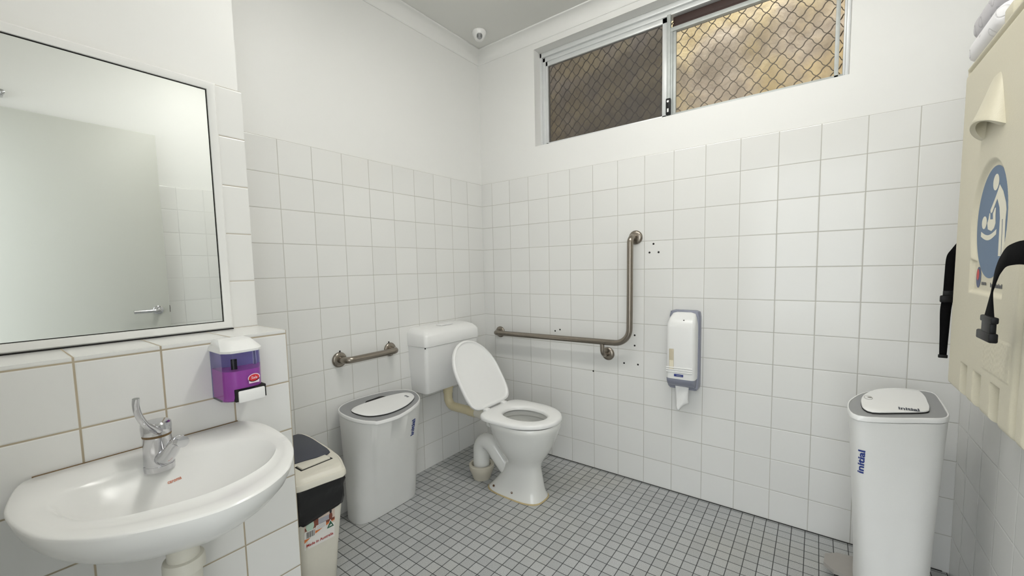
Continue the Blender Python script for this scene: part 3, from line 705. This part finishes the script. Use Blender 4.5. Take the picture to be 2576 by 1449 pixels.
# ------------------------------------------------------------------ sanitary bins
def sanitary_bin(name, loc, label, base, top, c, cb, zf, lid_pts, slot, cl, N=96):
    o = thing(name, loc, label, 'bin', 'white sanitary bins')
    T = radial(top, *c, zf, N); B = base
    body = []
    for q, zz in ((0, 0), (.004, .006)):
        L = [Vector((cb[0]+(p.x-cb[0])*(.985 if q == 0 else 1), cb[1]+(p.y-cb[1])*(.985 if q == 0 else 1), zz)) for p in B]; body.append(L)
    for q in (.25, .5, .75, .965):
        e = q**1.15
        body.append([Vector((b.x+(t_.x-b.x)*e*.985, b.y+(t_.y-b.y)*e*.985, (t_.z-.018)*q/.965)) for b, t_ in zip(B, T)])
    cc = Vector((c[0], c[1], 0))
    def ins(d, dz_):
        L = []
        for p in T:
            v = Vector((p.x-cc.x, p.y-cc.y, 0)); L.append(p-v.normalized()*d+Vector((0, 0, dz_)))
        return L
    mbody = MB().loft(body+[ins(.006, -.0175)], True, True)
    mbody.build('bin_body', M['bin_plastic'], o, smooth=45)
    MB().loft([ins(.0035, -.0172), ins(0, -.015), ins(0, -.003), ins(.002, 0), ins(.005, 0), ins(.006, -.002), ins(.0062, -.006)], True, True).build('rim', M['white_plastic'], o, smooth=45)
    MB().loft([ins(.0061, -.007), ins(.0061, -.0015), ins(.02, -.001)], True, True).build('lid_plate', M['grey_plate'], o, smooth=45)
    Lp = radial(lid_pts, *cl, zf, N)
    def li(s_, dz_): return [Vector((cl[0]+(p.x-cl[0])*s_, cl[1]+(p.y-cl[1])*s_, p.z+dz_)) for p in Lp]
    MB().loft([li(.97, .001), li(.995, .003), li(1, .005), li(.985, .0072), li(.8, .0078)], True, True).build('lid', M['white_plastic'], o, smooth=45)
    MB().loft([li(1.0, -.0008), li(1.0, .0018)], True, True).build('lid_gap_shade', M['hole'], o, smooth=0)  # dark sheet painted as the shade in the seam round the lid
    if slot:
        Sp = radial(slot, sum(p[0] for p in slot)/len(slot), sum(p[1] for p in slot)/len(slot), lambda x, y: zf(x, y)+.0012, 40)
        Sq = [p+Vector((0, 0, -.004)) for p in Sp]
        MB().loft([Sq, Sp], True, True).build('hand_slot_shade', M['hole'], o, smooth=0)  # dark patch, the shade inside the slot put into its colour
    return o, mbody
zf1 = lambda x, y: .5745-.15*x
top1 = [(.09, -1.186), (.175, -1.182), (.240, -1.155), (.272, -1.128), (.290, -1.108), (.301, -1.01), (.283, -.925), (.263, -.873), (.243, -.833), (.205, -.790), (.135, -.762), (.080, -.780), (.040, -.85), (.024, -.914), (.018, -1.0), (.020, -1.08), (.042, -1.150)]
b1, m1 = sanitary_bin('sanitary_bin', (.1, -.975, 0), 'white sanitary bin with oval lid beside the toilet and cistern',
    se(.103, -.975, 0, .079, .184, 3.4, 96), top1, (.16, -.975), (.103, -.975), zf1,
    [(.127, -1.144), (.186, -1.138), (.232, -1.105), (.258, -1.025), (.247, -.919), (.205, -.831), (.160, -.802), (.122, -.818), (.101, -.905), (.099, -1.002), (.103, -1.093)],
    [(.091, -1.045), (.074, -1.025), (.066, -.98), (.072, -.935), (.094, -.915), (.105, -.92), (.105, -1.04)], (.175, -.972))
bv1 = m1.bvh()
tx, fx = text2d('initial', .042, .03)
flat(tx, fx, (.3, -.872, .413), (0, .05, 1), (0, -1, 0), MB(), bvh=bv1, dr=(-1, 0, 0)).build('brand_mark', M['ink'], b1, smooth=0)
mk = MB(); tx, fx = text2d('initial', .022, .03)
def onlid1(v, ox, oy, dx, dy, ex, ey):
    x, y = ox+v.x*dx+v.y*ex, oy+v.x*dy+v.y*ey; return Vector((x, y, zf1(x, y)+.0086))
mk.add([onlid1(v, .158, -.848, -1, 0, 0, -1) for v in tx], fx); mk.build('lid_mark', M['dark_ink'], b1, smooth=0)
mk = MB()
for r0, r1 in ((.0125, .0112),):
    ring = [onlid1(Vector((r*math.cos(2*math.pi*k/32), r*1.3*math.sin(2*math.pi*k/32), 0)), .13, -.985, 1, 0, 0, 1) for k in range(32) for r in (r0, r1)]
    mk.add(ring, [(2*k, 2*((k+1) % 32), 2*((k+1) % 32)+1, 2*k+1) for k in range(32)])
mk.add([onlid1(v, .13, -.985, 1, 0, 0, 1) for v in ell2(0, 0, .006, .003, 12, .6)[0]], ell2(0, 0, .006, .003, 12)[1])
mk.build('hand_symbol', M['grey_ink'], b1, smooth=0)
zf2 = lambda x, y: .740
top2 = [(1.988, -.50), (1.990, -.440), (2.002, -.370), (2.030, -.280), (2.070, -.210), (2.125, -.155), (2.18, -.125), (2.225, -.122), (2.245, -.15), (2.243, -.25), (2.238, -.38), (2.229, -.44), (2.208, -.470), (2.115, -.535), (2.04, -.575), (2.008, -.572), (1.992, -.545)]
top2 = [(1.987, -.50), (1.990, -.430), (2.002, -.370), (2.030, -.285), (2.070, -.217), (2.125, -.160), (2.18, -.128), (2.225, -.122), (2.246, -.145), (2.246, -.25), (2.241, -.36), (2.234, -.42), (2.213, -.462), (2.160, -.496), (2.10, -.534), (2.045, -.562), (2.010, -.570), (1.993, -.548)]
b2, m2 = sanitary_bin('sanitary_bin', (2.12, -.34, 0), 'tall white sanitary bin with grey top below the baby change table',
    se(2.120, -.345, 0, .088, .180, 3.2, 96), top2, (2.12, -.34), (2.12, -.345), zf2,
    [(2.024, -.452), (2.028, -.38), (2.043, -.309), (2.075, -.231), (2.11, -.185), (2.150, -.155), (2.185, -.145), (2.203, -.160), (2.208, -.229), (2.203, -.31), (2.196, -.382), (2.178, -.432), (2.10, -.490), (2.055, -.520), (2.036, -.518), (2.026, -.492)],
    None, (2.115, -.32))
bv2 = m2.bvh()
tx, fx = text2d('initial', .038, .03)
flat(tx, fx, (1.9965, -.62, .588), (.06, 0, 1), (-.55, .30, 0), MB(), bvh=bv2, dr=(.35, .93, 0)).build('brand_mark', M['ink'], b2, smooth=0)
mk = MB(); tx, fx = text2d('initial', .026, .03)
mk.add([Vector((2.140+v.x*.92+v.y*.1, -.440+v.x*.15+v.y*1.6, .7486)) for v in tx], fx); mk.build('lid_mark', M['dark_ink'], b2, smooth=0)
mk = MB(); ring = [Vector((2.048+r*math.cos(2*math.pi*k/32), -.36+r*2.2*math.sin(2*math.pi*k/32), .7486)) for k in range(32) for r in (.0115, .0105)]
mk.add(ring, [(2*k, 2*((k+1) % 32), 2*((k+1) % 32)+1, 2*k+1) for k in range(32)])
e_ = ell2(0, 0, .006, .006, 12); mk.add([Vector((2.052+v.x, -.355+v.y, .7486)) for v in e_[0]], e_[1])
mk.build('hand_symbol', M['grey_ink'], b2, smooth=0)
# foot pedal of the tall bin
pd = MB(); pd.loft([[Vector(p) for p in ((2.05, -.36, .060), (1.975, -.345, .058), (1.945, -.31, .056), (1.950, -.25, .056), (1.99, -.22, .058), (2.05, -.215, .060))], [Vector(p) for p in ((2.05, -.36, .074), (1.975, -.345, .072), (1.945, -.31, .070), (1.950, -.25, .070), (1.99, -.22, .072), (2.05, -.215, .074))]])
pd.build('pedal', plain('pedal_plastic', srgb(158, 154, 148), .5), b2, smooth=30)
MB().box(1.985, 2.045, -.33, -.24, .002, .058, .004).build('pedal_base', M['black'], b2)
MB().box(1.996, 2.003, -.345, -.332, .002, .058, .001).build('pedal_arm', M['grey_plate'], b2)

# ------------------------------------------------------------------ slim waste bin with black liner
wb = thing('waste_bin', (.28, -1.49, 0), 'slim cream waste bin with dark flap and black liner behind the basin wall', 'bin')
def rr(x0, x1, y0, y1, z, r=.025, seg=5, tl_=0.0, nar=0.0):
    L = []
    for cx, cy, a0 in ((x1-r, y1-r-nar*0, 0), (x0+r, y1-r, 90), (x0+r, y0+r, 180), (x1-r, y0+r, 270)):
        for k in range(seg+1):
            a = math.radians(a0+90*k/seg); L.append(Vector((cx+r*math.cos(a), cy+r*math.sin(a), z)))
    return L
body = [rr(.125, .455, -1.560, -1.440, 0, .03), rr(.12, .462, -1.565, -1.436, .01, .03), rr(.105, .478, -1.578, -1.425, .2, .028), rr(.09, .505, -1.59, -1.405, .46, .028), rr(.085, .508, -1.592, -1.403, .485, .028)]
wbm = MB().loft(body); wbm.build('bin_body', M['cream_plastic'], wb, smooth=45)
bvw = wbm.bvh()
# liner folded over the rim, hanging lower at its left end
bl = []
for q in range(9):
    f_ = q/8; L = []
    ring = lerp_loop(body[2], body[4], 1.0)
    for j, p in enumerate(rr(.085, .508, -1.592, -1.403, .485, .028)):
        a = sstep(-1.60, -1.40, p.y)
        zb = .348+.010*a+.006*sstep(-1.5, -1.40, p.y)+.004*math.sin(j*1.9)
        z = .488+(zb-.488)*f_; fr = (z-.2)/.285
        base = body[2][j].lerp(body[4][j], fr); o_ = .004+.0035*math.sin(j*2.3+f_*6)+.003*math.sin(j*.9-f_*9)
        cx, cy = .3, -1.5; v = Vector((base.x-cx, base.y-cy, 0)).normalized()
        L.append(Vector((base.x, base.y, z))+v*(max(.0015, o_) if q > 1 else .001))
    bl.append(L)
o = MB().loft(bl, False, False).build('liner', M['bag'], wb, smooth=60)
smd = o.modifiers.new('thickness', 'SOLIDIFY'); smd.thickness = .0006; smd.offset = 1
# lid frame with flap and latch
def wlid(z, d=0.0):
    pts = [(.068, -1.386), (.073, -1.368), (.088, -1.356), (.157, -1.350), (.268, -1.355), (.375, -1.369), (.430, -1.380), (.497, -1.406), (.530, -1.420), (.540, -1.436), (.528, -1.51), (.518, -1.575), (.505, -1.598), (.490, -1.608), (.36, -1.612), (.22, -1.612), (.10, -1.608), (.078, -1.600), (.070, -1.58), (.067, -1.48)]
    L = radial(pts, .3, -1.48, z, 72)
    if d:
        for p in L: v = Vector((p.x-.3, p.y+1.48, 0)).normalized(); p -= v*d
    return L
Lz = [wlid(.484, .004), wlid(.485, 0), wlid(.500, 0), wlid(.505, .003), wlid(.506, .010), wlid(.517, .017), wlid(.520, .022), wlid(.5205, .05)]
MB().loft(Lz).build('lid_frame', M['cream_plastic'], wb, smooth=40)
fl_ = [(.100, -1.400), (.112, -1.378), (.19, -1.374), (.306, -1.385), (.36, -1.392), (.392, -1.402), (.398, -1.42), (.376, -1.50), (.366, -1.575), (.355, -1.582), (.22, -1.588), (.112, -1.582), (.1, -1.57), (.096, -1.48)]
F0 = radial(fl_, .24, -1.485, .519, 60); F1 = radial(fl_, .24, -1.485, .5235, 60); F2 = radial(fl_, .24, -1.485, .5245, 60, .98)
MB().loft([F0, F1, F2]).build('flap', M['slate'], wb, smooth=40)
MB().box(.396, .446, -1.540, -1.420, .515, .5212, .001).build('latch_gap_shade', M['hole'], wb)  # dark plate painted as shade in the gap round the latch
MB().box(.400, .440, -1.534, -1.426, .516, .5275, .004).build('latch', M['cream_plastic'], wb)
# sticker on the front face (u across 0..1, v up 0..1)
st = MB(); q00, q10, q11, q01 = Vector((.492, -1.562, .252)), Vector((.492, -1.452, .246)), Vector((.508, -1.452, .362)), Vector((.508, -1.564, .368))
def sq(vs_, fs_, mi_, lay):
    out = []
    for v in vs_:
        p = (q00*(1-v.x)+q10*v.x)*(1-v.y)+(q01*(1-v.x)+q11*v.x)*v.y
        h = bvw.ray_cast(p+Vector((.2, 0, 0)), Vector((-1, 0, 0)))
        if h[0] is not None: p = h[0]
        out.append(p+Vector((.0006+.0003*lay, 0, 0)))
    st.add(out, fs_, mi_)
def grid2(x0, x1, y0, y1, n=6):
    vs_ = [Vector((x0+(x1-x0)*i/n, y0+(y1-y0)*j/n, 0)) for i in range(n+1) for j in range(n+1)]
    return vs_, [(i*(n+1)+j, (i+1)*(n+1)+j, (i+1)*(n+1)+j+1, i*(n+1)+j+1) for i in range(n) for j in range(n)]
sq(*grid2(0, 1, 0, 1), 0, 0)
sq(*grid2(0, 1, .50, 1), 3, 1)
sq(*grid2(.3, .45, .62, .98, 2), 4, 2); sq(*grid2(.02, .3, .62, .72, 2), 4, 2)
sq(*grid2(.45, .82, .66, .84, 2), 5, 2)
sq(*ell2(.18, .74, .13, .17, 16), 6, 3); sq(*ell2(.20, .93, .05, .05, 14), 4, 4)
sq(*ell2(.86, .76, .06, .13, 16), 4, 3); sq(*ell2(.86, .92, .04, .06, 14), 7, 4)
sq(*grid2(.7, 1, .60, .68, 2), 4, 3)
sq(*poly2([(0, .24), (.0, .36), (.55, .58), (1, .62), (1, .58), (.6, .50), (.2, .36)]), 2, 3)
sq(*grid2(.0, .34, .36, .60, 2), 0, 4)
for k in range(11): sq(*grid2(.06+.024*k, .06+.024*k+(.015 if k % 3 else .009), .38, .58, 1), 7, 5)
sq(*grid2(.37, .70, .50, .66, 2), 0, 4)
for k in range(4): sq(*grid2(.39, .68, .52+.034*k, .53+.034*k, 1), 5, 5)
sq(*poly2([(.70, .36), (1.0, .36), (.85, .66)]), 0, 4); sq(*poly2([(.73, .385), (.97, .385), (.85, .62)]), 8, 5)
sq(*poly2([(.79, .43), (.91, .43), (.87, .50), (.83, .46)]), 0, 6)
tx, fx = text2d('Made in Australia', .128, .02)
sq([Vector((.50+v.x, .13+v.y*1.0, 0)) for v in tx], fx, 1, 3)
st.build('sticker', [M['st_white'], M['st_red'], M['st_orange'], M['st_photo'], M['st_brown'], M['st_grey'], M['st_mint'], M['st_black'], M['st_green']], wb, smooth=0)

# ------------------------------------------------------------------ folded baby change table
TX, TY0, TY1, TZ0, TZ1 = 2.232, -.975, -.365, .828, 1.792
bt = thing('baby_change_table', (2.29, -.67, TZ0), 'beige folded baby change table with blue oval emblem on the right wall', 'baby change table')
def depth(y, z):
    """how far the moulded face sinks (positive) or bulges (negative) at (y,z)"""
    d = 0.0
    ed = min(y-TY0, TY1-y, z-TZ0, TZ1-z)
    if ed < .022: d += .022-math.sqrt(max(0, .022**2-(.022-ed)**2))
    # oval emblem recess
    r = math.hypot((y+.660)/.132, (z-1.311)/.152); d += .0095*(1-sstep(.95, 1.05, r))
    # square pocket with the maker's mark
    e = max(abs(y+.667)-.125, abs(z-1.176)-.042); d = max(d, .0095*(1-sstep(-.005, .005, e)))
    # slots along the lower edge
    for yc in (-.5425, -.660, -.791):
        e = max(abs(y-yc)-.029, z-.924); d = max(d, .042*(1-sstep(-.004, .004, e)))
    # groove under the top edge and along the far side
    d += .018*math.exp(-((z-1.768)/.007)**2)*sstep(TY1-.008, TY1-.02, y)
    d += .020*math.exp(-((y+.908)/.010)**2)*(1-sstep(1.70, 1.76, z))
    # embossed instruction panel
    e = max(abs(y+.785)-.088, abs(z-.992)-.042)
    if e < 0: d -= .0015+.0012*max(0, math.sin(y*310)*math.sin(z*420+2*math.sin(y*90)))
    return d
NY, NZ = 220, 330; vs = []
ys = [TY0+(TY1-TY0)*i/NY for i in range(NY+1)]; zs_ = [TZ0+(TZ1-TZ0)*k/NZ for k in range(NZ+1)]
for y in ys:
    for z in zs_: vs.append((TX+depth(y, z), y, z))
fs = [(i*(NZ+1)+k, (i+1)*(NZ+1)+k, (i+1)*(NZ+1)+k+1, i*(NZ+1)+k+1) for i in range(NY) for k in range(NZ)]
border = [i*(NZ+1) for i in range(NY+1)]+[NY*(NZ+1)+k for k in range(1, NZ+1)]+[i*(NZ+1)+NZ for i in range(NY-1, -1, -1)]+[k for k in range(NZ-1, 0, -1)]
nb = len(vs); vs += [(2.325, vs[i][1], vs[i][2]) for i in border]; L = len(border)
fs += [(border[i], border[(i+1) % L], nb+(i+1) % L, nb+i) for i in range(L)]+[tuple(nb+i for i in range(L))]
tb = MB().add(vs, fs); tb.build('table_shell', M['table'], bt, smooth=60)
MB().box(2.326, 2.3395, TY0+.03, TY1-.012, TZ0+.02, TZ1-.02, .004).build('wall_plate', M['table'], bt)
# nose-shaped pull handle
hn = []; hy, hw = -.657, .088
for q in range(15):
    f_ = q/14; z = 1.668-.138*f_; pr = .002+.038*f_**.9; ww = .034+(hw-.034)*f_**.9
    if q == 14: pr -= .004
    loop = []
    for k in range(25):
        a = math.pi*k/24; loop.append(Vector((TX+.004-(pr+.004)*math.sin(a)**.8, hy+ww*math.cos(a)*(1 if True else 1), z+.030*f_**3*math.sin(a))))
    hn.append(loop)
def inner(L, k_):
    return [Vector((TX-.004+(p.x-TX+.004)*k_, hy+(p.y-hy)*k_, p.z)) for p in L]
hn += [inner(hn[-1], .72)]+[inner(hn[q], .70) for q in (13, 11, 9, 7, 5)]
hm = MB().loft(hn, True, True); ho = hm.build('pull_handle', M['table'], bt, smooth=50)
# emblem (flat transfer inside the recess)
em = MB(); EU, EV = Vector((0, 1, 0)), Vector((0, 0, 1)); ex = TX+.0095
def E(vs_fs, mi_, lay): flat(*vs_fs, (ex-.0006-.0003*lay, 0, 0), EU, EV, em, mi_)
E(ell2(-.660, 1.311, .121, .139, 72), 0, 0)
E(ell2(-.668, 1.409, .021, .020, 32), 1, 1)                                           # head of the adult
E(poly2([(-.695, 1.400), (-.686, 1.388), (-.671, 1.372), (-.639, 1.343), (-.643, 1.335), (-.655, 1.337), (-.685, 1.367), (-.704, 1.344), (-.712, 1.318), (-.716, 1.227), (-.735, 1.227), (-.728, 1.314), (-.732, 1.314), (-.738, 1.227), (-.756, 1.227), (-.750, 1.31), (-.752, 1.335), (-.745, 1.352), (-.723, 1.380)]), 1, 1)
E(ell2(-.598, 1.315, .0195, .0165, 28), 1, 1)                                         # head of the baby
E(poly2([(-.621, 1.312), (-.629, 1.322), (-.634, 1.337), (-.641, 1.334), (-.643, 1.320), (-.663, 1.319), (-.660, 1.333), (-.672, 1.346), (-.679, 1.346), (-.680, 1.326), (-.684, 1.308), (-.675, 1.296), (-.657, 1.290), (-.629, 1.296)]), 1, 1)
arc = [(-.577-.116*k/14, 1.293-.012*math.sin(math.pi*k/14)) for k in range(15)]
E(poly2(arc+[(y, z-.013) for y, z in reversed(arc)]), 1, 1)
em.build('emblem', [M['blue'], M['cream']], bt, smooth=0)
lg = MB(); px_ = TX+.0095
def G(vs_fs, mi_, lay): flat(*vs_fs, (px_-.0006-.0004*lay, 0, 0), EU, EV, lg, mi_)
G(ell2(-.579, 1.172, .020, .028, 30), 0, 0); G(ell2(-.574, 1.179, .011, .015, 20), 1, 1)
lg.build('maker_logo', [M['navy'], M['red']], bt, smooth=0); lg = MB()
for k in range(7): G(rect2(-.607-.0055*k-.0038, -.607-.0055*k, 1.153, 1.161), 0, 1)
for k in range(13): G(rect2(-.676-.0064*k-.0042, -.676-.0064*k, 1.150, 1.158 if k % 3 else 1.161), 0, 1)
lg.build('maker_lettering', M['dark_ink'], bt, smooth=0)
def ribbon(name, L, R_, parent, mat, th=.0016):
    A = spline(L, 6); B = spline(R_, 6); mb = MB(); n = len(A); vs_ = []
    for a, b in zip(A, B): vs_ += [a, a.lerp(b, .5), b]
    mb.add(vs_, [(3*i+j, 3*i+j+1, 3*i+j+4, 3*i+j+3) for i in range(n-1) for j in range(2)])
    o_ = mb.build(name, mat, parent, smooth=60); m_ = o_.modifiers.new('thickness', 'SOLIDIFY'); m_.thickness = th; m_.offset = 0; return o_
s1 = ribbon('strap', [(2.250, -.352, 1.290), (2.232, -.336, 1.254), (2.222, -.330, 1.228), (2.220, -.330, 1.17), (2.219, -.330, 1.11), (2.215, -.330, 1.06), (2.217, -.330, .99), (2.219, -.330, .912)],
       [(2.262, -.364, 1.262), (2.254, -.350, 1.250), (2.248, -.336, 1.222), (2.246, -.332, 1.17), (2.244, -.330, 1.11), (2.240, -.330, 1.06), (2.238, -.330, .99), (2.236, -.330, .912)], bt, M['web'])
MB().box(2.213, 2.243, -.337, -.322, 1.083, 1.106, .004).box(2.219, 2.246, -.335, -.325, 1.104, 1.122, .003).box(2.242, 2.250, -.334, -.326, 1.098, 1.126, .003).build('buckle', M['black'], s1)
MB().box(2.2165, 2.2385, -.334, -.327, .903, .914, .002).build('strap_end', M['black'], s1)
s2 = ribbon('strap', [(2.228, -1.01, 1.200), (2.195, -1.075, 1.250), (2.182, -1.03, 1.247), (2.182, -.985, 1.226), (2.186, -.945, 1.202), (2.190, -.917, 1.176), (2.190, -.908, 1.150), (2.190, -.890, 1.118), (2.190, -.876, 1.094)],
       [(2.228, -1.03, 1.155), (2.195, -1.085, 1.205), (2.182, -1.03, 1.208), (2.182, -.99, 1.194), (2.186, -.955, 1.178), (2.190, -.925, 1.162), (2.190, -.918, 1.148), (2.190, -.928, 1.118), (2.190, -.938, 1.094)], bt, M['web'])
MB().box(2.184, 2.196, -.944, -.872, 1.086, 1.100, .003).box(2.185, 2.195, -.936, -.880, 1.062, 1.088, .002).box(2.183, 2.197, -.942, -.856, 1.046, 1.066, .003).build('buckle', M['black'], s2)
# paper packets lying on top of the table
def packet(name, x0, x1, y0, y1, z0, z1, mat, label):
    mb = MB(); r = min(x1-x0, z1-z0)*.42; loops = []
    for y, k in ((y1, .80), (y1-.006, .95), (y1-.02, 1), (y0+.02, 1), (y0+.006, .95), (y0, .8)):
        L = []
        for j in range(32):
            a = 2*math.pi*j/32; c, s_ = math.cos(a), math.sin(a); n_ = 3
            rad = (abs(c)**n_+abs(s_)**n_)**(-1/n_)
            L.append(Vector(((x0+x1)/2+(x1-x0)/2*k*rad*c, y, (z0+z1)/2+(z1-z0)/2*(k if k == 1 else k)*rad*s_)))
        loops.append(L)
    mb.loft(loops); o_ = mb.build(name, mat, smooth=50); tag(o_, label, 'paper towels'); return o_
def embossed(name, col):
    t = NT(name); tc = t.n('ShaderNodeTexCoord')
    vo = t.n('ShaderNodeTexVoronoi', feature='F1'); vo.inputs['Scale'].default_value = 26; t.l(tc.outputs['Object'], vo.inputs['Vector'])
    ring = t.math('ABSOLUTE', t.math('SUBTRACT', vo.outputs['Distance'], .35)); mk_ = t.step(ring, .02, .07)
    t.l(t.mix(mk_, tuple(x*.86 for x in col[:3])+(1,), col), t.b.inputs['Base Color']); t.b.inputs['Roughness'].default_value = .9
    t.bump(mk_, .5, .003); return t.m
packet('paper_packet', 2.232, 2.335, -.625, -.372, TZ1+.001, TZ1+.066, embossed('embossed_white', (.86, .85, .87, 1)), 'white embossed paper towel packet lying on top of the change table')
packet('paper_packet', 2.240, 2.335, -.615, -.365, TZ1+.0672, TZ1+.135, embossed('embossed_grey_shade', srgb(206, 204, 208)), 'patterned paper packet in painted grey shade lying on the white packet')  # grey colour carries the shade on the upper side of the paper
MB().box(2.240, 2.27, -.70, -.645, TZ1-.004, TZ1+.03, .006).build('top_clip', M['table'], bt)
